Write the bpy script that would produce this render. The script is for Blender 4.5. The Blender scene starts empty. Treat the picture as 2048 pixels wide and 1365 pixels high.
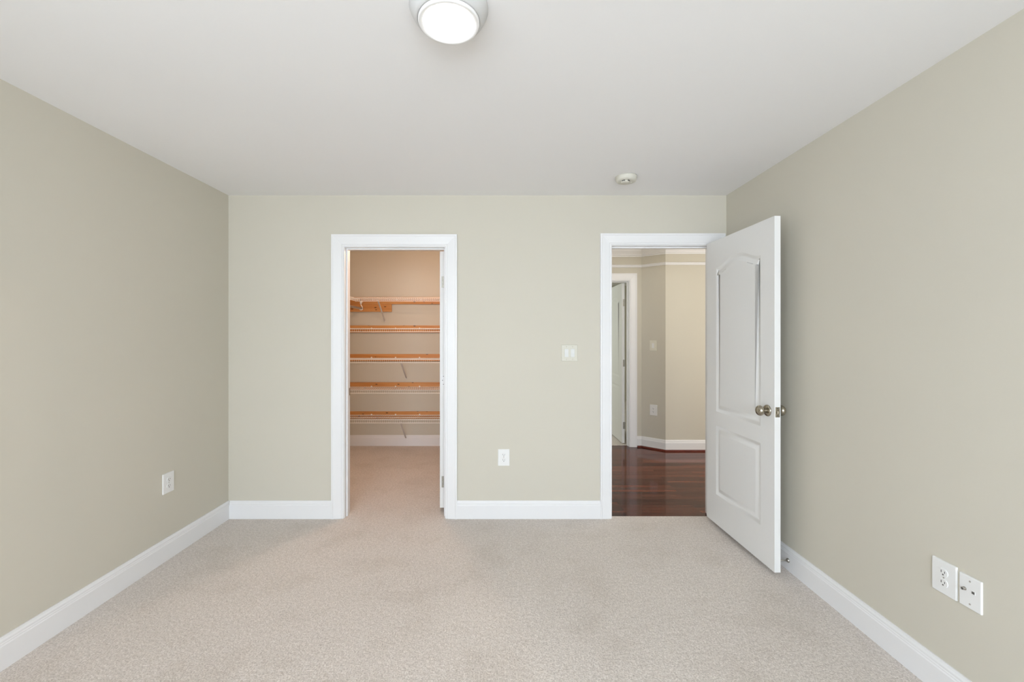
import bpy, bmesh, math, random
from mathutils import Vector, Matrix
C = bpy.context.scene.collection
SC = bpy.context.scene
R = math.radians

# ------------------------------------------------------------------ camera
F = 850.0                       # focal length in pixels of the 2048 px frame
CAMZ = 1.379
cam_d = bpy.data.cameras.new('camera')
cam = bpy.data.objects.new('camera', cam_d); C.objects.link(cam)
cam.location = (0, 0, CAMZ); cam.rotation_euler = (R(90), 0, 0)
cam_d.sensor_fit = 'HORIZONTAL'; cam_d.sensor_width = 36.0
cam_d.lens = F / 2048 * 36.0
cam_d.shift_x = 18 / 2048; cam_d.shift_y = -10.5 / 2048
cam_d.clip_start = 0.02
SC.camera = cam
SC.view_settings.view_transform = 'Standard'
SC.view_settings.look = 'None'
SC.view_settings.gamma = 1.0
SC.view_settings.exposure = 0.09
SC.view_settings.use_curve_mapping = False
SC.cycles.use_denoising = True
SC.cycles.max_bounces = 16
SC.cycles.diffuse_bounces = 10
SC.cycles.sample_clamp_indirect = 6.0

# ------------------------------------------------------------------ world and lights
W = bpy.data.worlds.new('daylight'); SC.world = W; W.use_nodes = True
bg = W.node_tree.nodes['Background']
bg.inputs[0].default_value = (0.75, 0.85, 1.0, 1); bg.inputs[1].default_value = 1.0

def area(name, loc, direction, sx, sy, watts, col, spread=180):
    d = bpy.data.lights.new(name, 'AREA'); d.shape = 'RECTANGLE'; d.size = sx; d.size_y = sy
    d.energy = watts; d.color = col; d.spread = R(spread)
    o = bpy.data.objects.new(name, d); C.objects.link(o); o.location = loc
    o.rotation_euler = Vector(direction).to_track_quat('-Z', 'Y').to_euler()
    return o

# room box (metres; X right, Y away from the camera, Z up, carpet top at Z = 0)
XL, XR, YB, YR, ZC = -2.074, 1.687, 3.21, -2.80, 2.44  # unseen rear wall YR set farther back so window light spreads evenly
YB2 = YB + 0.115
# daylight through the two rear windows: sky from above, garden bounce from below
for wx in (-0.85, 0.72):
    area('window_skylight', (wx, YR + 0.02, 1.45), (0, 1, -0.45), 1.28, 1.35, 39, (0.695, 0.83, 1.0), 150)
    area('window_garden_bounce', (wx, YR + 0.03, 1.40), (0, 1, 0.35), 1.28, 1.3, 38, (0.945, 0.995, 1.0), 170)
area('window_skylight', (XL + 0.02, -1.15, 1.45), (1, 0.25, -0.25), 1.1, 1.35, 20, (0.725, 0.845, 1.0), 160)  # this pair lights the room from the added, unseen left window
area('window_garden_bounce', (XL + 0.03, -1.15, 1.40), (1, 0.25, 0.35), 1.1, 1.3, 15, (0.945, 0.995, 1.0), 170)

def point(name, loc, watts, col, rad=0.06):
    d = bpy.data.lights.new(name, 'POINT'); d.energy = watts; d.color = col; d.shadow_soft_size = rad
    o = bpy.data.objects.new(name, d); C.objects.link(o); o.location = loc
    return o
point('closet_bulb', (-0.75, 3.92, 2.22), 22.5, (1.0, 0.67, 0.48), 0.05)
area('hall_window', (4.30, 4.15, 1.35), (-1, 0.12, -0.05), 1.3, 1.9, 48, (1.0, 0.97, 0.93))
point('hall_fill_light', (1.6, 3.9, 2.2), 11, (1.0, 0.92, 0.76), 0.12)  # added fill light, no fixture here; lifts the hall walls
area('far_room_window', (-0.55, 7.0, 1.5), (1, 0, 0), 1.4, 1.3, 28, (0.93, 1.0, 0.90))

# ------------------------------------------------------------------ materials
def mat(name, col, rough=0.5, metal=0.0, spec=0.5, bump=None, mottle=None):
    m = bpy.data.materials.new(name); m.use_nodes = True
    nt = m.node_tree; b = nt.nodes['Principled BSDF']
    b.inputs['Base Color'].default_value = (*col, 1)
    b.inputs['Roughness'].default_value = rough
    b.inputs['Metallic'].default_value = metal
    b.inputs['Specular IOR Level'].default_value = spec
    tc = nt.nodes.new('ShaderNodeTexCoord')
    if mottle:
        sc, amt = mottle
        n = nt.nodes.new('ShaderNodeTexNoise'); n.inputs['Scale'].default_value = sc; n.inputs['Detail'].default_value = 4
        nt.links.new(tc.outputs['Object'], n.inputs['Vector'])
        r = nt.nodes.new('ShaderNodeValToRGB')
        r.color_ramp.elements[0].position = 0.3; r.color_ramp.elements[1].position = 0.7
        r.color_ramp.elements[0].color = (*[c * (1 - amt) for c in col], 1)
        r.color_ramp.elements[1].color = (*[min(1, c * (1 + amt)) for c in col], 1)
        nt.links.new(n.outputs['Fac'], r.inputs['Fac']); nt.links.new(r.outputs['Color'], b.inputs['Base Color'])
    if bump:
        sc, st, dist = bump
        n = nt.nodes.new('ShaderNodeTexNoise'); n.inputs['Scale'].default_value = sc; n.inputs['Detail'].default_value = 3
        nt.links.new(tc.outputs['Object'], n.inputs['Vector'])
        bp = nt.nodes.new('ShaderNodeBump'); bp.inputs['Strength'].default_value = st; bp.inputs['Distance'].default_value = dist
        nt.links.new(n.outputs['Fac'], bp.inputs['Height']); nt.links.new(bp.outputs['Normal'], b.inputs['Normal'])
    return m

M = {}
M['paint'] = mat('beige_wall_paint', (0.578, 0.549, 0.474), 0.7, spec=0.15, bump=(140, 0.06, 0.002), mottle=(1.1, 0.012))
M['ceil'] = mat('white_ceiling_paint', (0.82, 0.82, 0.83), 0.9, spec=0.1, mottle=(0.9, 0.01))
M['trim'] = mat('white_gloss_trim_paint', (0.765, 0.765, 0.775), 0.35, spec=0.4)
M['door'] = mat('white_door_paint', (0.745, 0.745, 0.74), 0.4, spec=0.35, bump=(60, 0.03, 0.002))
M['plate'] = mat('white_plastic', (0.76, 0.76, 0.755), 0.35)
M['ivory'] = mat('ivory_plastic', (0.69, 0.67, 0.58), 0.35)
M['cream'] = mat('cream_plastic', (0.60, 0.58, 0.50), 0.4)
M['rocker'] = mat('off_white_rocker', (0.65, 0.655, 0.64), 0.4)
M['slot'] = mat('dark_slot', (0.09, 0.085, 0.08), 0.6)
M['nickel'] = mat('satin_nickel', (0.42, 0.385, 0.315), 0.26, 1.0, mottle=(40, 0.06))
M['hinge'] = mat('dull_nickel_hinge', (0.36, 0.345, 0.30), 0.5, 0.8)
M['steel'] = mat('grey_steel', (0.50, 0.47, 0.43), 0.35, 1.0)
M['wire'] = mat('white_coated_wire', (0.88, 0.86, 0.83), 0.4)
M['brace'] = mat('grey_painted_steel', (0.64, 0.61, 0.58), 0.4)
M['shade'] = mat('pale_grey_lamp_housing', (0.60, 0.60, 0.60), 0.6)
M['detector'] = mat('yellowed_white_plastic', (0.62, 0.605, 0.54), 0.5)
M['quarter'] = mat('cherry_stained_wood', (0.105, 0.017, 0.012), 0.25, mottle=(9, 0.25))
M['rubber'] = mat('white_rubber', (0.8, 0.79, 0.77), 0.6)

def glow(name, col, strength):
    m = bpy.data.materials.new(name); m.use_nodes = True
    b = m.node_tree.nodes['Principled BSDF']
    b.inputs['Base Color'].default_value = (0.75, 0.75, 0.75, 1)
    b.inputs['Emission Color'].default_value = (*col, 1); b.inputs['Emission Strength'].default_value = strength
    return m
M['glow'] = glow('lit_diffuser', (1.0, 0.985, 0.95), 5.0)

def carpet_mat():
    m = bpy.data.materials.new('beige_pile_carpet'); m.use_nodes = True
    nt = m.node_tree; N = nt.nodes; L = nt.links; b = N['Principled BSDF']
    b.inputs['Roughness'].default_value = 1.0; b.inputs['Specular IOR Level'].default_value = 0.05
    b.inputs['Sheen Weight'].default_value = 0.15; b.inputs['Sheen Roughness'].default_value = 0.6
    tc = N.new('ShaderNodeTexCoord')
    def noise(sc, det, rough=0.6):
        n = N.new('ShaderNodeTexNoise'); n.inputs['Scale'].default_value = sc; n.inputs['Detail'].default_value = det
        n.inputs['Roughness'].default_value = rough; L.new(tc.outputs['Object'], n.inputs['Vector']); return n
    def ramp(n, p0, c0, p1, c1):
        r = N.new('ShaderNodeValToRGB'); e = r.color_ramp.elements
        e[0].position = p0; e[0].color = (*c0, 1); e[1].position = p1; e[1].color = (*c1, 1)
        L.new(n.outputs['Fac'], r.inputs['Fac']); return r
    def mul(a, c, fac=1.0):
        x = N.new('ShaderNodeMix'); x.data_type = 'RGBA'; x.blend_type = 'MULTIPLY'; x.inputs['Factor'].default_value = fac
        L.new(a.outputs[2] if a.bl_idname == 'ShaderNodeMix' else a.outputs['Color'], x.inputs['A'])
        L.new(c.outputs['Color'], x.inputs['B']); return x
    pile = noise(150, 3, 0.7)
    base = ramp(pile, 0.32, (0.45, 0.40, 0.362), 0.64, (0.76, 0.705, 0.66))
    tufts = ramp(noise(55, 2), 0.35, (0.90, 0.89, 0.88), 0.65, (1.04, 1.04, 1.04))
    marks = ramp(noise(3.2, 4, 0.65), 0.33, (0.92, 0.91, 0.895), 0.50, (1, 1, 1))
    sweep = ramp(noise(0.9, 2), 0.35, (0.96, 0.955, 0.95), 0.65, (1.03, 1.03, 1.03))
    c = mul(mul(mul(base, tufts), marks), sweep)
    L.new(c.outputs[2], b.inputs['Base Color'])
    bp = N.new('ShaderNodeBump'); bp.inputs['Strength'].default_value = 0.55; bp.inputs['Distance'].default_value = 0.006
    L.new(pile.outputs['Fac'], bp.inputs['Height'])
    bp2 = N.new('ShaderNodeBump'); bp2.inputs['Strength'].default_value = 0.35; bp2.inputs['Distance'].default_value = 0.012
    n2 = noise(48, 2); L.new(n2.outputs['Fac'], bp2.inputs['Height'])
    L.new(bp.outputs['Normal'], bp2.inputs['Normal']); L.new(bp2.outputs['Normal'], b.inputs['Normal'])
    return m
M['carpet'] = carpet_mat()

def hardwood_mat():
    m = bpy.data.materials.new('cherry_hardwood_planks'); m.use_nodes = True
    nt = m.node_tree; N = nt.nodes; L = nt.links; b = N['Principled BSDF']
    b.inputs['Roughness'].default_value = 0.10; b.inputs['Specular IOR Level'].default_value = 0.28
    tc = N.new('ShaderNodeTexCoord')
    br = N.new('ShaderNodeTexBrick'); br.offset = 0.37; br.offset_frequency = 2
    br.inputs['Scale'].default_value = 1.0; br.inputs['Mortar Size'].default_value = 0.0032
    br.inputs['Brick Width'].default_value = 0.95; br.inputs['Row Height'].default_value = 0.057
    br.inputs['Color1'].default_value = (0.038, 0.008, 0.005, 1); br.inputs['Color2'].default_value = (0.165, 0.042, 0.019, 1)
    br.inputs['Mortar'].default_value = (0.018, 0.005, 0.003, 1)
    L.new(tc.outputs['Object'], br.inputs['Vector'])
    mp = N.new('ShaderNodeMapping'); mp.inputs['Scale'].default_value = (2, 45, 1); L.new(tc.outputs['Object'], mp.inputs['Vector'])
    n = N.new('ShaderNodeTexNoise'); n.inputs['Scale'].default_value = 1.0; n.inputs['Detail'].default_value = 5; L.new(mp.outputs['Vector'], n.inputs['Vector'])
    r = N.new('ShaderNodeValToRGB'); r.color_ramp.elements[0].position = 0.3; r.color_ramp.elements[1].position = 0.7
    r.color_ramp.elements[0].color = (0.72, 0.70, 0.70, 1); r.color_ramp.elements[1].color = (1.15, 1.1, 1.1, 1)
    L.new(n.outputs['Fac'], r.inputs['Fac'])
    x = N.new('ShaderNodeMix'); x.data_type = 'RGBA'; x.blend_type = 'MULTIPLY'; x.inputs['Factor'].default_value = 1
    L.new(br.outputs['Color'], x.inputs['A']); L.new(r.outputs['Color'], x.inputs['B'])
    L.new(x.outputs[2], b.inputs['Base Color'])
    bp = N.new('ShaderNodeBump'); bp.inputs['Strength'].default_value = 0.5; bp.inputs['Distance'].default_value = 0.0015; bp.invert = True
    L.new(br.outputs['Fac'], bp.inputs['Height']); L.new(bp.outputs['Normal'], b.inputs['Normal'])
    return m
M['hardwood'] = hardwood_mat()

def pine_mat():
    m = bpy.data.materials.new('knotty_pine'); m.use_nodes = True
    nt = m.node_tree; N = nt.nodes; L = nt.links; b = N['Principled BSDF']
    b.inputs['Roughness'].default_value = 0.45
    tc = N.new('ShaderNodeTexCoord')
    mp = N.new('ShaderNodeMapping'); mp.inputs['Scale'].default_value = (1.5, 20, 28); L.new(tc.outputs['Object'], mp.inputs['Vector'])
    n = N.new('ShaderNodeTexNoise'); n.inputs['Scale'].default_value = 1.5; n.inputs['Detail'].default_value = 4; L.new(mp.outputs['Vector'], n.inputs['Vector'])
    r = N.new('ShaderNodeValToRGB'); e = r.color_ramp.elements
    e[0].position = 0.3; e[0].color = (0.50, 0.205, 0.052, 1); e[1].position = 0.7; e[1].color = (0.63, 0.315, 0.105, 1)
    L.new(n.outputs['Fac'], r.inputs['Fac'])
    mp2 = N.new('ShaderNodeMapping'); mp2.inputs['Scale'].default_value = (9, 1, 22); L.new(tc.outputs['Object'], mp2.inputs['Vector'])
    v = N.new('ShaderNodeTexVoronoi'); v.inputs['Scale'].default_value = 1.0; L.new(mp2.outputs['Vector'], v.inputs['Vector'])
    r2 = N.new('ShaderNodeValToRGB'); e = r2.color_ramp.elements
    e[0].position = 0.10; e[0].color = (0.16, 0.12, 0.08, 1); e[1].position = 0.17; e[1].color = (1, 1, 1, 1)
    L.new(v.outputs['Distance'], r2.inputs['Fac'])
    x = N.new('ShaderNodeMix'); x.data_type = 'RGBA'; x.blend_type = 'MULTIPLY'; x.inputs['Factor'].default_value = 1
    L.new(r.outputs['Color'], x.inputs['A']); L.new(r2.outputs['Color'], x.inputs['B']); L.new(x.outputs[2], b.inputs['Base Color'])
    return m
M['pine'] = pine_mat()

# ------------------------------------------------------------------ helpers
def obj(name, bm, m, parent=None, smooth=False):
    me = bpy.data.meshes.new(name)
    bmesh.ops.recalc_face_normals(bm, faces=bm.faces[:])
    if smooth:
        for f in bm.faces: f.smooth = True
    bm.to_mesh(me); bm.free()
    o = bpy.data.objects.new(name, me); C.objects.link(o)
    me.materials.append(m)
    if parent is not None: o.parent = parent
    return o
def tag(o, label=None, cat=None, group=None, kind=None):
    if label: o['label'] = label
    if cat: o['category'] = cat
    if group: o['group'] = group
    if kind: o['kind'] = kind
    return o
def empty(name, loc=(0, 0, 0), rz=0.0):
    o = bpy.data.objects.new(name, None); C.objects.link(o); o.empty_display_size = 0.05
    o.location = loc; o.rotation_euler = (0, 0, rz); return o
def struct(name, bm, m, label, cat, smooth=False):
    return tag(obj(name, bm, m, smooth=smooth), label, cat, kind='structure')
def box(bm, x0, x1, y0, y1, z0, z1, bev=0.0, seg=2):
    v = [bm.verts.new(p) for p in ((x0,y0,z0),(x1,y0,z0),(x1,y1,z0),(x0,y1,z0),(x0,y0,z1),(x1,y0,z1),(x1,y1,z1),(x0,y1,z1))]
    fs = [bm.faces.new([v[i] for i in q]) for q in ((3,2,1,0),(4,5,6,7),(0,1,5,4),(1,2,6,5),(2,3,7,6),(3,0,4,7))]
    if bev > 0:
        es = list({e for f in fs for e in f.edges})
        bmesh.ops.bevel(bm, geom=es, offset=bev, segments=seg, profile=0.5, affect='EDGES')
    return bm
def boxes(*bs):
    bm = bmesh.new()
    for b in bs: box(bm, *b)
    return bm
def lathe(bm, prof, M4=Matrix(), seg=40):
    """prof: (r, h) pairs revolved about local Z, moved by M4"""
    rings = []
    for r, h in prof:
        if r < 1e-6: rings.append([bm.verts.new(M4 @ Vector((0, 0, h)))])
        else: rings.append([bm.verts.new(M4 @ Vector((r*math.cos(2*math.pi*k/seg), r*math.sin(2*math.pi*k/seg), h))) for k in range(seg)])
    for a, b in zip(rings, rings[1:]):
        for k in range(seg):
            k2 = (k + 1) % seg
            if len(a) == 1 and len(b) == 1: continue
            if len(a) == 1: bm.faces.new((a[0], b[k], b[k2]))
            elif len(b) == 1: bm.faces.new((a[k], a[k2], b[0]))
            else: bm.faces.new((a[k], a[k2], b[k2], b[k]))
    for ring in (rings[0], rings[-1]):
        if len(ring) > 1: bm.faces.new(ring)
    return bm
def axis(d, loc=(0, 0, 0)):
    return Matrix.Translation(Vector(loc)) @ Vector(d).normalized().to_track_quat('Z', 'Y').to_matrix().to_4x4()
def tube(bm, pts, r, seg=6):
    pts = [Vector(p) for p in pts]; rings = []
    for i, p in enumerate(pts):
        d = (pts[min(i+1, len(pts)-1)] - pts[max(i-1, 0)]).normalized()
        q = d.to_track_quat('Z', 'Y')
        rings.append([bm.verts.new(p + q @ Vector((r*math.cos(2*math.pi*k/seg), r*math.sin(2*math.pi*k/seg), 0))) for k in range(seg)])
    for a, b in zip(rings, rings[1:]):
        for k in range(seg): bm.faces.new((a[k], a[(k+1) % seg], b[(k+1) % seg], b[k]))
    bm.faces.new(rings[0]); bm.faces.new(rings[-1]); return bm
def run(bm, path, prof, closed=False):
    """sweep profile (out, z) along a floor path [(x, y)...]; 'out' is to the LEFT of travel; corners mitred"""
    P = [Vector((p[0], p[1])) for p in path]; st = []
    for i, p in enumerate(P):
        d0 = (p - P[i-1]).normalized() if i > 0 else None
        d1 = (P[i+1] - p).normalized() if i < len(P)-1 else None
        n0 = Vector((-d0.y, d0.x)) if d0 else None; n1 = Vector((-d1.y, d1.x)) if d1 else None
        if n0 is None: n = n1
        elif n1 is None: n = n0
        else:
            n = (n0 + n1).normalized(); n = n / n.dot(n0)
        st.append([bm.verts.new((p.x + n.x*o, p.y + n.y*o, z)) for o, z in prof])
    k = len(prof)
    for a, b in zip(st, st[1:]):
        for j in range(k): bm.faces.new((a[j], a[(j+1) % k], b[(j+1) % k], b[j]))
    bm.faces.new(st[0]); bm.faces.new(st[-1]); return bm

# ------------------------------------------------------------------ setting: shell
DX0, DX1, DZ = 0.822, 1.583, 2.060          # doorway to the hall (jamb faces, head)
CX0, CX1, CZ = -1.197, -0.440, 2.048        # closet doorway
CR = -0.20                                  # closet right wall face
CB = 5.33                                   # closet back wall
HA, HB = (1.724, 5.29), (1.949, 5.096)      # angled hall wall
T = 0.019                                   # jamb thickness
floor = struct('floor', boxes((XL, XR, YR, YB + 0.035, -0.06, 0), (XL, CR, YB + 0.035, CB, -0.06, 0)), M['carpet'],
               'beige cut-pile carpet running through the room into the closet', 'floor')
struct('ceiling', boxes((XL - .1, XR + .1, YR - .1, YB2, ZC, ZC + .1)), M['ceil'], 'smooth white ceiling of the empty room', 'ceiling')
LY0, LY1 = -1.72, -0.58                     # unseen side window, added in the left wall for light on door and right wall
struct('wall_left', boxes((XL - .1, XL, YR - .1, LY0, 0, ZC), (XL - .1, XL, LY1, CB + .1, 0, ZC), (XL - .1, XL, LY0, LY1, 0, .75), (XL - .1, XL, LY0, LY1, 2.12, ZC)), M['paint'], 'long beige wall on the left side of the room', 'wall')
struct('wall_right', boxes((XR, XR + .1, YR - .1, YB, 0, ZC)), M['paint'], 'long beige wall on the right behind the open door', 'wall')
struct('wall_back', boxes((XL, CX0 - T, YB, YB2, 0, ZC), (CX0 - T, CX1 + T, YB, YB2, CZ + T, ZC), (CX1 + T, DX0 - T, YB, YB2, 0, ZC),
       (DX0 - T, DX1 + T, YB, YB2, DZ + T, ZC), (DX1 + T, XR + .1, YB, YB2, 0, ZC)), M['paint'],
       'beige far wall with the closet opening and the hall doorway', 'wall')
WZ0, WZ1 = 0.75, 2.12
WX = [(-1.53, -0.17), (0.04, 1.40)]
struct('wall_rear', boxes((XL, WX[0][0], YR - .1, YR, 0, ZC), (WX[0][1], WX[1][0], YR - .1, YR, 0, ZC), (WX[1][1], XR, YR - .1, YR, 0, ZC),
       *[(a, b, YR - .1, YR, 0, WZ0) for a, b in WX], *[(a, b, YR - .1, YR, WZ1, ZC) for a, b in WX]), M['paint'], 'beige rear wall with two windows behind the viewer', 'wall')
# windows in the rear wall (frame, sash bar, sill, pane)
m = bpy.data.materials.new('window_glass'); m.use_nodes = True
b_ = m.node_tree.nodes['Principled BSDF']; b_.inputs['Transmission Weight'].default_value = 1; b_.inputs['Roughness'].default_value = 0; b_.inputs['IOR'].default_value = 1.1
M['glass'] = m
for i, (a, b) in enumerate(WX):
    w = struct(f'window_{i+1}', boxes((a, a + .04, YR - .095, YR - .04, WZ0, WZ1), (b - .04, b, YR - .095, YR - .04, WZ0, WZ1),
               (a + .04, b - .04, YR - .095, YR - .04, WZ0, WZ0 + .04), (a + .04, b - .04, YR - .095, YR - .04, WZ1 - .04, WZ1),
               (a + .04, b - .04, YR - .085, YR - .05, 1.42, 1.45)), M['trim'],
               ('left' if i == 0 else 'right') + ' white double-hung window in the rear wall', 'window')
    obj('pane', boxes((a + .04, b - .04, YR - .072, YR - .068, WZ0 + .04, WZ1 - .04)), M['glass'], w)

w = struct('window_3', boxes((XL - .095, XL - .04, LY0, LY0 + .04, WZ0, WZ1), (XL - .095, XL - .04, LY1 - .04, LY1, WZ0, WZ1), (XL - .095, XL - .04, LY0 + .04, LY1 - .04, WZ0, WZ0 + .04),
           (XL - .095, XL - .04, LY0 + .04, LY1 - .04, WZ1 - .04, WZ1), (XL - .085, XL - .05, LY0 + .04, LY1 - .04, 1.42, 1.45)), M['trim'], 'white double-hung window added out of view in the left wall for side light', 'window')
obj('pane', boxes((XL - .072, XL - .068, LY0 + .04, LY1 - .04, WZ0 + .04, WZ1 - .04)), M['glass'], w)

# closet shell and hall shell
struct('wall_closet_back', boxes((XL, CR, CB, CB + .1, 0, ZC + .02)), M['paint'], 'beige wall at the back of the closet behind the shelves', 'wall')
struct('wall_closet_right', boxes((CR, CR + .1, YB2, CB + .1, 0, ZC + .02)), M['paint'], 'beige side wall between the closet and the hall', 'wall')
struct('ceiling_closet', boxes((XL, CR, YB2, CB, ZC, ZC + .1)), M['ceil'], 'white closet ceiling', 'ceiling')
HX0, HX1, HC = CR + .1, 4.4, 2.465
struct('floor_hall', boxes((HX0, HX1, YB + 0.035, HA[1] + .06, -0.06, -0.004)), M['hardwood'], 'glossy cherry-red hardwood planks in the hall', 'floor')
struct('ceiling_hall', boxes((HX0, HX1, YB2, HA[1] + .12, HC, HC + .1)), M['ceil'], 'white hall ceiling', 'ceiling')
D3X0, D3X1, D3Z = 0.81, 1.569, 2.060         # far doorway off the hall
YA = HA[1]; YA2 = YA + .115
struct('wall_hall_left', boxes((HX0, D3X0 - T, YA, YA2, -.004, HC), (D3X0 - T, D3X1 + T, YA, YA2, D3Z + T, HC), (D3X1 + T, HA[0], YA, YA2, -.004, HC)), M['paint'],
       'beige hall wall around the farther doorway', 'wall')
bm = bmesh.new()
dv = (Vector(HB) - Vector(HA)).normalized(); nv = Vector((-dv.y, dv.x)) * .1
if nv.y < 0: nv = -nv
q = [Vector(HA), Vector(HB), Vector(HB) + nv, Vector(HA) + nv]
lo = [bm.verts.new((p.x, p.y, -.004)) for p in q]; hi = [bm.verts.new((p.x, p.y, HC)) for p in q]
bm.faces.new(lo); bm.faces.new(hi)
for k in range(4): bm.faces.new((lo[k], lo[(k+1) % 4], hi[(k+1) % 4], hi[k]))
struct('wall_hall_angled', bm, M['paint'], 'short angled beige hall wall carrying a switch and an outlet', 'wall')
struct('wall_hall_right', boxes((HB[0], HX1, HB[1], HB[1] + .1, -.004, HC)), M['paint'], 'pale beige hall wall facing the doorway', 'wall')
struct('wall_hall_end', boxes((HX1, HX1 + .1, YB, HB[1] + .1, -.06, HC)), M['paint'], 'end wall of the hall', 'wall')
struct('wall_hall_near', boxes((XR + .1, HX1, YB, YB2, -.004, HC)), M['paint'], 'hall side wall beyond the bedroom corner', 'wall')
struct('floor_far_room', boxes((-.7, 3.2, HA[1] + .06, 9.0, -.06, .002)), M['carpet'], 'beige carpet in the room beyond the hall', 'floor')
struct('ceiling_far_room', boxes((-.7, 3.2, YA2, 9.0, ZC, ZC + .1)), M['ceil'], 'ceiling of the room beyond the hall', 'ceiling')
struct('wall_far_room', boxes((-.8, -.7, YA2, 9.1, 0, ZC), (3.2, 3.3, YA2, 9.1, 0, ZC), (-.7, 3.2, 9.0, 9.1, 0, ZC), (-.7, HX0, YA2 - .05, YA2, 0, ZC), (HA[0] + .11, 3.2, YA2 + .0, YA2 + .05, 0, ZC)),
       M['paint'], 'beige walls of the room beyond the hall', 'wall')

# ------------------------------------------------------------------ baseboards
BASE = [(0, 0), (.015, 0), (.015, .098), (.0125, .103), (.0125, .108), (.0105, .111), (.0105, .119), (.007, .126), (.0055, .134), (0, .134)]
def base(name, path, label, prof=BASE):
    return struct(name, run(bmesh.new(), path, prof), M['trim'], label, 'baseboard')
CW, DW = .089, .084                       # casing widths
base('baseboard_left', [(XL, YB - .015), (XL, YR)][::-1] and [(XL, YB), (XL, YR)], 'tall white baseboard along the left wall')
base('baseboard_right', [(XR, YR), (XR, YB)], 'tall white baseboard along the right wall behind the door')
base('baseboard_back', [(CX0 - .005 - CW, YB), (XL + .015, YB)], 'white baseboard left of the closet opening')
base('baseboard_back', [(DX0 - .005 - DW, YB), (CX1 + .005 + CW, YB)], 'white baseboard between the closet and the hall doorway')
base('baseboard_closet', [(CR, CB), (XL, CB), (XL, YB2)], 'white baseboard at the back of the closet under the shelves')
HB_PROF = [(o, z - .004) for o, z in BASE]
hb = base('baseboard_hall', [(HX1, HB[1]), (HB[0], HB[1]), (HA[0], HA[1]), (D3X1 + .097, YA)], 'white baseboard along the angled hall wall', HB_PROF)
QR = [(.015, -.004), (.033, -.004), (.032, .004), (.028, .010), (.022, .014), (.015, .015)]
struct('trim_7', run(bmesh.new(), [(HX1, HB[1]), (HB[0], HB[1]), (HA[0], HA[1]), (D3X1 + .097, YA)], QR), M['quarter'],
       'dark red quarter-round moulding at the foot of the hall baseboard', 'moulding')
# crown and picture rail of the hall
CRN = [(0, HC - .105), (.010, HC - .105), (.012, HC - .092), (.022, HC - .088), (.030, HC - .070), (.058, HC - .040), (.066, HC - .022), (.080, HC - .018), (.080, HC), (0, HC)]
hp = [(HX1, HB[1]), (HB[0], HB[1]), (HA[0], HA[1]), (HX0, YA)]
struct('trim_5', run(bmesh.new(), hp, CRN), M['trim'], 'white crown moulding under the hall ceiling', 'moulding')
RAIL = [(0, 2.228), (.009, 2.228), (.014, 2.236), (.010, 2.243), (.016, 2.250), (.016, 2.257), (.008, 2.262), (0, 2.262)]
struct('trim_6', run(bmesh.new(), hp, RAIL), M['trim'], 'thin white picture rail below the hall crown moulding', 'moulding')

# ------------------------------------------------------------------ door casings and jambs
def casing(name, x0, x1, z1, yw, w, label, side=-1, zb=0.0, right_w=None):
    """U-shaped casing on the wall face y = yw, standing out towards side*Y; opening x0..x1, head z1 (reveal edge)"""
    k = w / .089
    prof = [(0, 0), (0, .008), (.004, .0105), (.010, .0105), (.013, .0085), (.016, .0115), (.060*k, .0155), (.074*k, .0165), (.077*k, .0190), (w, .0190), (w, 0)]
    rw = 1.0 if right_w is None else right_w / w
    bm = bmesh.new(); st = []
    for s in range(4):
        ring = []
        for o, t in prof:
            y = yw + side * t
            if s == 0: p = (x0 - o, y, zb)
            elif s == 1: p = (x0 - o, y, z1 + o)
            elif s == 2: p = (x1 + o*rw, y, z1 + o)
            else: p = (x1 + o*rw, y, zb)
            ring.append(bm.verts.new(p))
        st.append(ring)
    n = len(prof)
    for a, b in zip(st, st[1:]):
        for j in range(n): bm.faces.new((a[j], a[(j+1) % n], b[(j+1) % n], b[j]))
    bm.faces.new(st[0]); bm.faces.new(st[-1])
    return struct(name, bm, M['trim'], label, 'door casing')
def jamb(x0, x1, z1, y0, y1, parent, zb, sy0, sy1):
    obj('jamb', boxes((x0 - T, x0, y0, y1, zb, z1), (x1, x1 + T, y0, y1, zb, z1), (x0 - T, x1 + T, y0, y1, z1, z1 + T)), M['trim'], parent)
    obj('door_stop_strip', boxes((x0, x0 + .011, sy0, sy1, zb, z1, .002), (x1 - .011, x1, sy0, sy1, zb, z1, .002), (x0 + .011, x1 - .011, sy0, sy1, z1 - .011, z1, .002)), M['trim'], parent)
t1 = casing('trim_1', CX0 - .005, CX1 + .005, CZ + .005, YB, CW, 'white casing around the closet opening')
jamb(CX0, CX1, CZ, YB, YB2, t1, 0, YB + .035, YB + .070)
obj('strike_plate', boxes((CX0 + .0005, CX0 + .0025, YB + .078, YB + .112, .915, .972, .0008)), M['nickel'], t1)
t2 = casing('trim_2', DX0 - .005, DX1 + .005, DZ + .005, YB, DW, 'white casing around the doorway to the hall')
jamb(DX0, DX1, DZ, YB, YB2, t2, -.004, YB + .040, YB + .075)
t3 = casing('trim_3', D3X0 - .005, D3X1 + .005, D3Z + .005, YA, .089, 'white casing around the farther doorway seen in the hall', zb=-.004)
jamb(D3X0, D3X1, D3Z, YA, YA2, t3, -.004, YA + .045, YA + .078)

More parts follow.
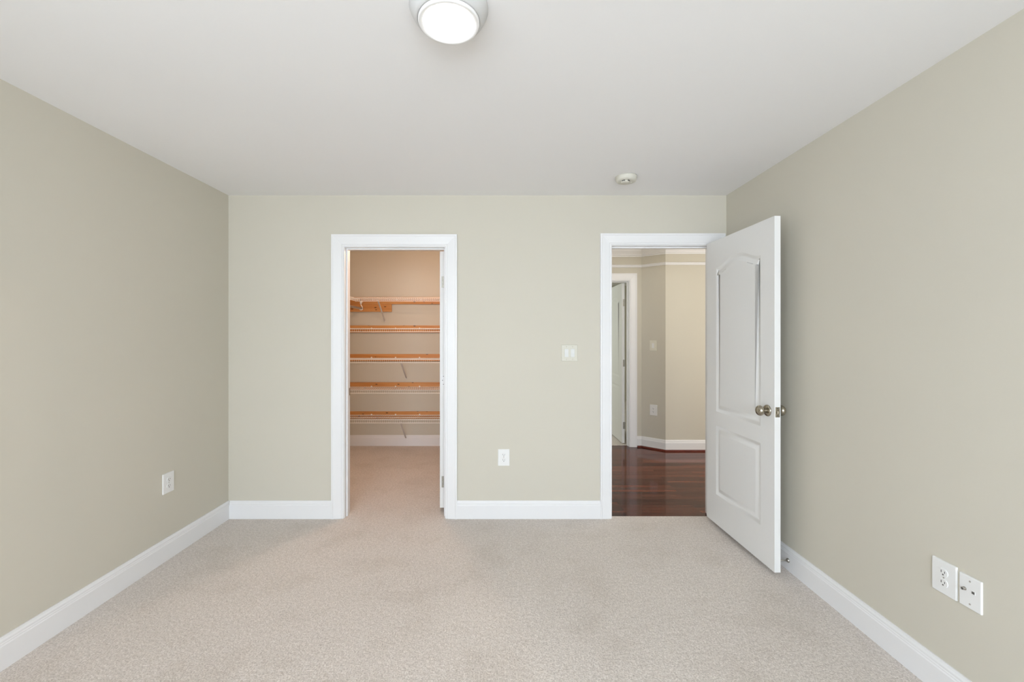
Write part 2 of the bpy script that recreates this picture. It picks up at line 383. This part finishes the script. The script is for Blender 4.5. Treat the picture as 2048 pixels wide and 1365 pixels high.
# ------------------------------------------------------------------ doors
KNOB = [(.0, .066), (.010, .0655), (.019, .063), (.026, .0575), (.0300, .050), (.0305, .044), (.028, .037), (.022, .031), (.0155, .027), (.0125, .0235), (.0120, .017), (.0135, .012)]
ROSE = [(.0135, .012), (.024, .0105), (.031, .008), (.0335, .004), (.034, .0)]
def arch_outline(x0, x1, z0, zs, rise, n=36):
    pts = [(x0, z0), (x1, z0), (x1, zs)]
    for k in range(1, n):
        u = k / n; x = x1 + (x0 - x1) * u
        c = 1 - abs(2*u - 1)                       # 0 at the shoulders, 1 in the middle
        pts.append((x, zs + rise * (0.5 - 0.5*math.cos(math.pi * min(1, c * 1.12)))))
    pts.append((x0, zs)); return pts
def inset(pts, d):
    n = len(pts); out = []
    for i in range(n):
        p0, p, p1 = Vector(pts[i-1]), Vector(pts[i]), Vector(pts[(i+1) % n])
        a = (p - p0).normalized(); b = (p1 - p).normalized()
        na, nb = Vector((-a.y, a.x)), Vector((-b.y, b.x))
        m_ = (na + nb).normalized(); m_ = m_ / max(.3, m_.dot(na))
        out.append((p.x + m_.x*d, p.y + m_.y*d))
    return out
STEPS = [(0, 0), (.004, -.0012), (.012, -.0052), (.019, -.0076), (.025, -.0076), (.036, -.0040), (.048, -.0012), (.054, -.0008)]
def panel_mesh(outline, front, t):
    """moulded panel: groove and raised field"""
    bm = bmesh.new(); loops = []
    for d, h in STEPS:
        y = -h if front else t + h
        loops.append([bm.verts.new((x, y, z)) for x, z in inset(outline, d)])
    n = len(outline)
    for a, b in zip(loops, loops[1:]):
        for k in range(n): bm.faces.new((a[k], a[(k+1) % n], b[(k+1) % n], b[k]))
    for f in bm.faces: f.smooth = True
    c = loops[-1]; f = bm.faces.new(c)
    bmesh.ops.triangulate(bm, faces=[f])
    return bm
def make_door(name, label, loc, rz, w=.757, z0=.03, z1=2.062, t=.035, hinge_side_metal=True, hinge_front=True, knob_z=.943, painted_mid=False):
    """local: hinge edge at x = 0, front face y = 0, back face y = t"""
    outs = [arch_outline(.130, w - .125, .838, 1.862, .056), arch_outline(.130, w - .125, .245, .7375, 0.0, 2)]
    bm = bmesh.new()
    for y in (0, t):
        edges = []
        for loop in [[(0, z0), (w, z0), (w, z1), (0, z1)]] + outs:
            vs = [bm.verts.new((x, y, z)) for x, z in loop]
            edges += [bm.edges.new((vs[k], vs[(k+1) % len(vs)])) for k in range(len(vs))]
        bmesh.ops.triangle_fill(bm, use_beauty=True, use_dissolve=False, edges=edges)
    q = [(0, z0), (w, z0), (w, z1), (0, z1)]
    for k in range(4):
        (xa, za), (xb, zb) = q[k], q[(k+1) % 4]
        bm.faces.new([bm.verts.new(p) for p in ((xa, 0, za), (xb, 0, zb), (xb, t, zb), (xa, t, za))])
    bmesh.ops.remove_doubles(bm, verts=bm.verts[:], dist=1e-5)
    d = struct(name, bm, M['door'], label, 'door'); d.location = loc; d.rotation_euler = (0, 0, rz)
    for front in (True, False):
        for o in outs: obj('panel', panel_mesh(o, front, t), M['door'], d)
    kx = w - .060
    for s, y in ((-1, 0.0), (1, t)):
        A = axis((0, s, 0), (kx, y, knob_z))
        k = obj('door_knob', lathe(bmesh.new(), KNOB, A), M['nickel'], d, True)
        obj('rosette', lathe(bmesh.new(), ROSE, A), M['nickel'], k, True)
    lp = obj('latch_plate', boxes((w - .0005, w + .0015, t/2 - .0125, t/2 + .0125, knob_z - .029, knob_z + .029, .0007)), M['nickel'], d)
    obj('latch_bolt', boxes((w + .0015, w + .011, t/2 - .006, t/2 + .008, knob_z - .009, knob_z + .009, .003)), M['nickel'], lp)
    bm = bmesh.new()
    for dz in (-.021, .021): lathe(bm, [(0, .0012), (.0028, .0008), (.0036, 0)], axis((1, 0, 0), (w + .0015, t/2, knob_z + dz)), 14)
    obj('screw', bm, M['slot'], lp)
    for i, zc in enumerate((.235, 1.03, 1.80)):
        paint = painted_mid and i == 1
        yb = -.004 if hinge_front else t + .004
        y_a, y_b = (0.0, .021) if hinge_front else (t - .021, t)
        bm = boxes((-.0018, .0004, y_a, y_b, zc - .044, zc + .044, .0007))
        h = obj('hinge', bm, M['trim'] if paint else M['hinge'], d)
        bm = bmesh.new(); tube(bm, [(-.004, yb, zc - .044), (-.004, yb, zc + .044)], .0052, 12)
        obj('hinge_pin', bm, M['trim'] if paint else M['hinge'], h)
        bm = bmesh.new()
        for j, dz in enumerate((-.031, 0, .031)):
            lathe(bm, [(0, .0010), (.0028, .0008), (.0034, 0)], axis((-1, 0, 0), (-.0018, (y_a + y_b)/2 + (.004 if j == 1 else -.003), zc + dz)), 12)
        obj('screw', bm, M['slot'] if paint else M['steel'], h)
    return d
make_door('door_1', 'white two-panel arched door standing open into the room beside the hall doorway', (1.522, 3.175, 0), R(-90 + 1.74), hinge_front=False)
make_door('door_2', 'white closet door swung into the closet, only its hinged edge in view', (-.459, 3.328, 0), R(92.6), w=.70, z0=.032, z1=2.040, hinge_front=True, painted_mid=True)
make_door('door_3', 'white arched panel door open in the farther room across the hall', (1.549, 5.415, 0), R(90), w=.745, z0=.012, z1=2.050, hinge_front=True)

# ------------------------------------------------------------------ ceiling light
LX, LY = -.1745, 1.373
lamp = tag(empty('ceiling_light', (LX, LY, ZC)), 'round white flush ceiling light, switched on', 'ceiling light')
obj('housing', lathe(bmesh.new(), [(.126, 0), (.1265, -.006), (.124, -.014), (.112, -.036), (.104, -.046), (.0995, -.046), (.0995, 0)], seg=64), M['shade'], lamp, True)
obj('rim', lathe(bmesh.new(), [(.0985, -.040), (.0985, -.050), (.0970, -.0535), (.0930, -.0545), (.0840, -.0520), (.0835, -.046)], seg=64), glow('softly_lit_rim', (1, 1, 1), .07), lamp, True)
obj('diffuser', lathe(bmesh.new(), [(.0834, -.047), (.0834, -.0515), (.06, -.0535), (.03, -.0545), (0, -.0548)], seg=64), M['glow'], lamp, True)

# smoke detector
sd = tag(empty('smoke_detector', (.822, 2.835, ZC)), 'round off-white smoke detector on the ceiling above the hall doorway', 'smoke detector')
obj('body', lathe(bmesh.new(), [(.070, 0), (.070, -.010), (.0675, -.013), (.0675, -.022), (.062, -.031), (.050, -.0345), (0, -.036)], seg=48), M['detector'], sd, True)
obj('sensor_cap', lathe(bmesh.new(), [(.028, -.034), (.0275, -.043), (.024, -.047), (0, -.048)], Matrix.Translation((-.012, -.018, 0)), 32), M['detector'], sd, True)
obj('test_button', lathe(bmesh.new(), [(.008, -.034), (.0075, -.0385), (0, -.0395)], Matrix.Translation((.034, .006, 0)), 20), M['detector'], sd, True)
bm = bmesh.new()
for a in (-140, -118, -62, -40):
    x, y = -.012 + .0278*math.cos(R(a)), -.018 + .0278*math.sin(R(a))
    bmesh.ops.create_cube(bm, size=1, matrix=Matrix.Translation((x, y, -.0385)) @ Matrix.Rotation(R(a), 4, 'Z') @ Matrix.Diagonal((.003, .009, .006, 1)))
obj('vent_slot', bm, M['slot'], sd)

# ------------------------------------------------------------------ plates on walls (local: wall plane y = 0, facing -y)
def plate_mesh(w, h, t=.0065):
    bm = bmesh.new(); box(bm, -w/2, w/2, -t, 0, -h/2, h/2)
    es = [e for e in bm.edges if all(v.co.y < -t*.5 for v in e.verts)] + [e for e in bm.edges if abs(e.verts[0].co.y - e.verts[1].co.y) > t*.5]
    bmesh.ops.bevel(bm, geom=es, offset=.0028, segments=3, profile=.5, affect='EDGES'); return bm
def screw(parent, x, z, y, m='plate'):
    bm = bmesh.new(); lathe(bm, [(0, .0014), (.0022, .0012), (.0032, 0)], axis((0, -1, 0), (x, y, z)), 16)
    return obj('screw', bm, M[m], parent, True)
def outlet(loc, rz, label, w=.087, h=.124, m='plate', group=None):
    t = tag(empty('wall_outlet', loc, rz), label, 'outlet', group)
    obj('cover_plate', plate_mesh(w, h), M[m], t)
    for zc in (.0195, -.0195):
        bm = bmesh.new(); n = 40; f = []; bk = []
        for k in range(n):
            a = 2*math.pi*k/n; x = .0172*math.cos(a); z = max(-.0142, min(.0142, .0172*math.sin(a)))
            f.append(bm.verts.new((x*.96, -.0092, zc + z*.96))); bk.append(bm.verts.new((x, -.006, zc + z)))
        bm.faces.new(f)
        for k in range(n): bm.faces.new((f[k], f[(k+1) % n], bk[(k+1) % n], bk[k]))
        r = obj('receptacle', bm, M[m], t)
        bm = bmesh.new()
        box(bm, -.0078, -.0050, -.0095, -.0088, zc - .0015, zc + .0080); box(bm, .0050, .0076, -.0095, -.0088, zc - .0010, zc + .0070)
        lathe(bm, [(.0030, 0), (.0030, .0007)], axis((0, -1, 0), (0, -.0088, zc - .0075)), 16)
        obj('slot', bm, M['slot'], r)
    screw(t, 0, 0, -.0065, 'steel'); return t
outlet((.006, YB, .460), 0, 'white duplex outlet low on the far wall between the closet and the hall doorway')
outlet((XL, 2.630, .470), R(90), 'white duplex outlet low on the left wall')
outlet((XR, 1.621, .4555), R(-90), 'white duplex outlet on the right wall beside the cable plate', .090, .126)
# cable / phone plate
cp = tag(empty('cable_wall_plate', (XR, 1.530, .4525), R(-90)), 'white plate with a coaxial jack and a phone jack on the right wall', 'wall plate')
obj('cover_plate', plate_mesh(.073, .116), M['plate'], cp)
bm = bmesh.new(); A = axis((0, -1, 0), (-.017, -.0062, .0065)); lathe(bm, [(.0062, 0), (.0062, .002), (.0047, .002), (.0047, .010), (.0040, .010), (.0040, .004), (0, .004)], A, 6 * 4)
cj = obj('coaxial_jack', bm, M['steel'], cp)
obj('jack_hole', lathe(bmesh.new(), [(.0039, .0098), (0, .0099)], A, 20), M['slot'], cj)
ph = obj('phone_jack', boxes((.0055, .0185, -.0078, -.006, .0005, .0125, .0007)), M['plate'], cp)
obj('jack_hole', boxes((.0075, .0165, -.0082, -.0076, .0022, .0108)), M['slot'], ph)
for z in (.041, -.041): screw(cp, 0, z, -.0065, 'steel')
# rocker switch plates
def switches(loc, rz, n, w, h, label, mr='plate', mp='ivory'):
    t = tag(empty('light_switch', loc, rz), label, 'light switch')
    obj('cover_plate', plate_mesh(w, h), M[mp], t)
    for i in range(n):
        xc = (i - (n - 1)/2) * .046
        f = obj('switch_frame', boxes((xc - .0170, xc + .0170, -.0082, -.006, -.0335, .0335, .0008)), M[mp], t)
        bm = bmesh.new(); x0, x1 = xc - .0142, xc + .0142
        v = [bm.verts.new(p) for p in ((x0, -.0082, -.0305), (x1, -.0082, -.0305), (x1, -.0082, .0305), (x0, -.0082, .0305),
                                       (x0, -.0125, -.0300), (x1, -.0125, -.0300), (x1, -.0092, 0), (x0, -.0092, 0), (x1, -.0100, .0300), (x0, -.0100, .0300))]
        for qd in ((0,1,5,4), (4,5,6,7), (7,6,8,9), (9,8,2,3), (0,4,7,9,3), (1,2,8,6,5)): bm.faces.new([v[k] for k in qd])
        obj('rocker', bm, M[mr], f)
        for z in (.048, -.048): screw(t, xc, z, -.0065, mp)
    return t
switches((.502, YB, 1.249), 0, 2, .121, .124, 'ivory double plate with two white rocker switches left of the hall doorway', 'rocker', 'cream')
ang = math.atan2(dv.y, dv.x)
def on_angled(px):
    k = (px - 1006) / F                       # ray x = k*y meets the angled wall
    s = (k*HA[1] - HA[0]) / (dv.x - k*dv.y)
    return Vector(HA) + dv*s
p = on_angled(1306.6); switches((p.x, p.y, CAMZ + (672 - 691.8)*p.y/F), ang, 1, .086, .126, 'ivory single rocker switch on the angled hall wall')
p = on_angled(1307.3); outlet((p.x, p.y, CAMZ + (672 - 820.8)*p.y/F), ang, 'white duplex outlet low on the angled hall wall', .090, .130)

# spring door stop on the right baseboard
ds = tag(empty('door_stop', (XR - .015, 2.49, .062)), 'metal rod door stop screwed to the right baseboard behind the door', 'door stop')
obj('base', lathe(bmesh.new(), [(.0125, 0), (.0125, .004), (.010, .008), (.006, .011)], axis((-1, 0, 0)), 24), M['steel'], ds, True)
obj('rod', lathe(bmesh.new(), [(.0042, .009), (.0042, .066)], axis((-1, 0, 0)), 20), M['steel'], ds, True)
obj('bumper', lathe(bmesh.new(), [(.0075, .064), (.008, .068), (.008, .078), (.0065, .081), (0, .0815)], axis((-1, 0, 0)), 20), M['rubber'], ds, True)

# ------------------------------------------------------------------ closet shelving
WORD = ['top', 'second from top', 'middle', 'second from bottom', 'bottom']
TOPZ = [1.862, 1.5075, 1.150, .796, .432]      # board tops
SHZ = [1.831, 1.4676, 1.1026, .742, .391]      # shelf wire levels
XS1 = CR - .012
for i, z in enumerate(TOPZ):
    bm = boxes((XL + .004, XS1, CB - .019, CB - .0003, z - .089, z, .0015))
    o = obj('shelf_board', bm, M['pine'])
    tag(o, f'long knotty pine board across the closet back wall, {WORD[i]} of the five', 'board', 'pine boards behind the closet shelves')
o = obj('shelf_board', boxes((XL + .004, -1.392, CB - .019, CB - .0003, 1.862 - .089 - .094, 1.862 - .0895, .0015)), M['pine'])
tag(o, 'short pine board directly under the top long closet board', 'board')
def wire_shelf(z, x0, x1, yf, yb, label, drop, braces, lipz=.042, corner=False):
    t = tag(empty('wire_shelf', ((x0 + x1)/2, yb, z)), label, 'wire shelf', 'white wire shelves in the closet')
    L0 = Vector(((x0 + x1)/2, yb, z)); r1, r2 = .0013, .0040
    def P(x, y, zz): return Vector((x, y, zz)) - L0
    bm = bmesh.new(); n = int((x1 - x0) / .0254)
    for k in range(n + 1):
        x = x0 + .002 + k * .0254
        tube(bm, [P(x, yb, z), P(x, yf + .006, z), P(x, yf + .001, z - .005), P(x, yf, z - lipz)], r1, 5)
    obj('deck_wires', bm, M['wire'], t)
    for y, zz in ((yf + .002, z - .0045), (yf - .0005, z - lipz)):
        bm = bmesh.new(); tube(bm, [P(x0, y, zz), P(x1, y, zz)], r2, 8); obj('front_rail', bm, M['wire'], t)
    for y in (yb - .003, (yf + yb)/2):
        bm = bmesh.new(); tube(bm, [P(x0, y, z - .0045), P(x1, y, z - .0045)], r2, 8); obj('support_rod', bm, M['wire'], t)
    for xb in braces:
        bm = bmesh.new(); a = P(xb, yf + .012, z - .030); b = P(xb, CB - .014, z - drop)
        for dx in (-.0050, .0050): tube(bm, [a + Vector((dx, 0, 0)), b + Vector((dx, 0, 0))], .0048, 6)
        tube(bm, [b + Vector((0, .006, .004)), b + Vector((0, .011, -.020))], .0065, 6)
        obj('brace', bm, M['brace'], t)
    for k in range(int((x1 - x0) / .30)):
        x = x0 + .12 + k * .30
        obj('wall_clip', boxes((x - .008 - L0.x, x + .008 - L0.x, CB - .026 - L0.y, CB - .0195 - L0.y, -.010, .012, .002)), M['wire'], t)
    return t
YF, YBK = 5.015, 5.305
BR = [([-1.48, -.62], .262), ([-.60], .26), ([-1.21], .25), ([-.66], .25), ([-1.215], .292)]
for i, z in enumerate(SHZ):
    x0 = -1.745 if i == 0 else XL + .012
    wire_shelf(z, x0, XS1, YF, YBK, f'white wire closet shelf, {WORD[i]} of the five', BR[i][1], BR[i][0])
# return shelf on the left closet wall
ts = tag(empty('wire_shelf', (XL, 4.60, SHZ[0])), 'white wire shelf along the left closet wall, meeting the top shelf', 'wire shelf')
bm = bmesh.new()
for k in range(int(1.3 / .0254)):
    y = .70 - k * .0254; xx = .325
    tube(bm, [(.012, y, 0), (xx - .006, y, 0), (xx - .001, y, -.005), (xx, y, -.038)], .0016, 5)
obj('deck_wires', bm, M['wire'], ts)
for x, zz in ((.323, -.0045), (.3255, -.038)):
    bm = bmesh.new(); tube(bm, [(x, -.62, zz), (x, .41, zz)], .003, 8); obj('front_rail', bm, M['wire'], ts)
bm = bmesh.new(); tube(bm, [(.014, -.62, -.0045), (.014, .705, -.0045)], .003, 8); obj('support_rod', bm, M['wire'], ts)
# hanging rod below it
rod = tag(empty('clothes_rod', (-1.728, 5.20, 1.712)), 'grey metal closet rod hanging under the left wire shelf', 'clothes rod')
bm = bmesh.new(); tube(bm, [(0, -1.2, 0), (0, 0, 0)], .0135, 20); obj('pole', bm, M['steel'], rod, True)
obj('end_cap', lathe(bmesh.new(), [(.0150, -.004), (.0155, .010), (.012, .015), (0, .016)], axis((0, 1, 0)), 24), M['slot'], rod, True)
bm = bmesh.new()
tube(bm, [(.0, -.03, .112), (-.006, -.03, .07), (.004, -.03, .035), (.019, -.03, .012), (.021, -.03, -.004), (.012, -.03, -.018), (-.006, -.03, -.019), (-.019, -.03, -.006)], .0055, 10)
box(bm, -.012, .012, -.036, -.024, .055, .085, .003)
obj('hanger_hook', bm, M['wire'], rod, True)
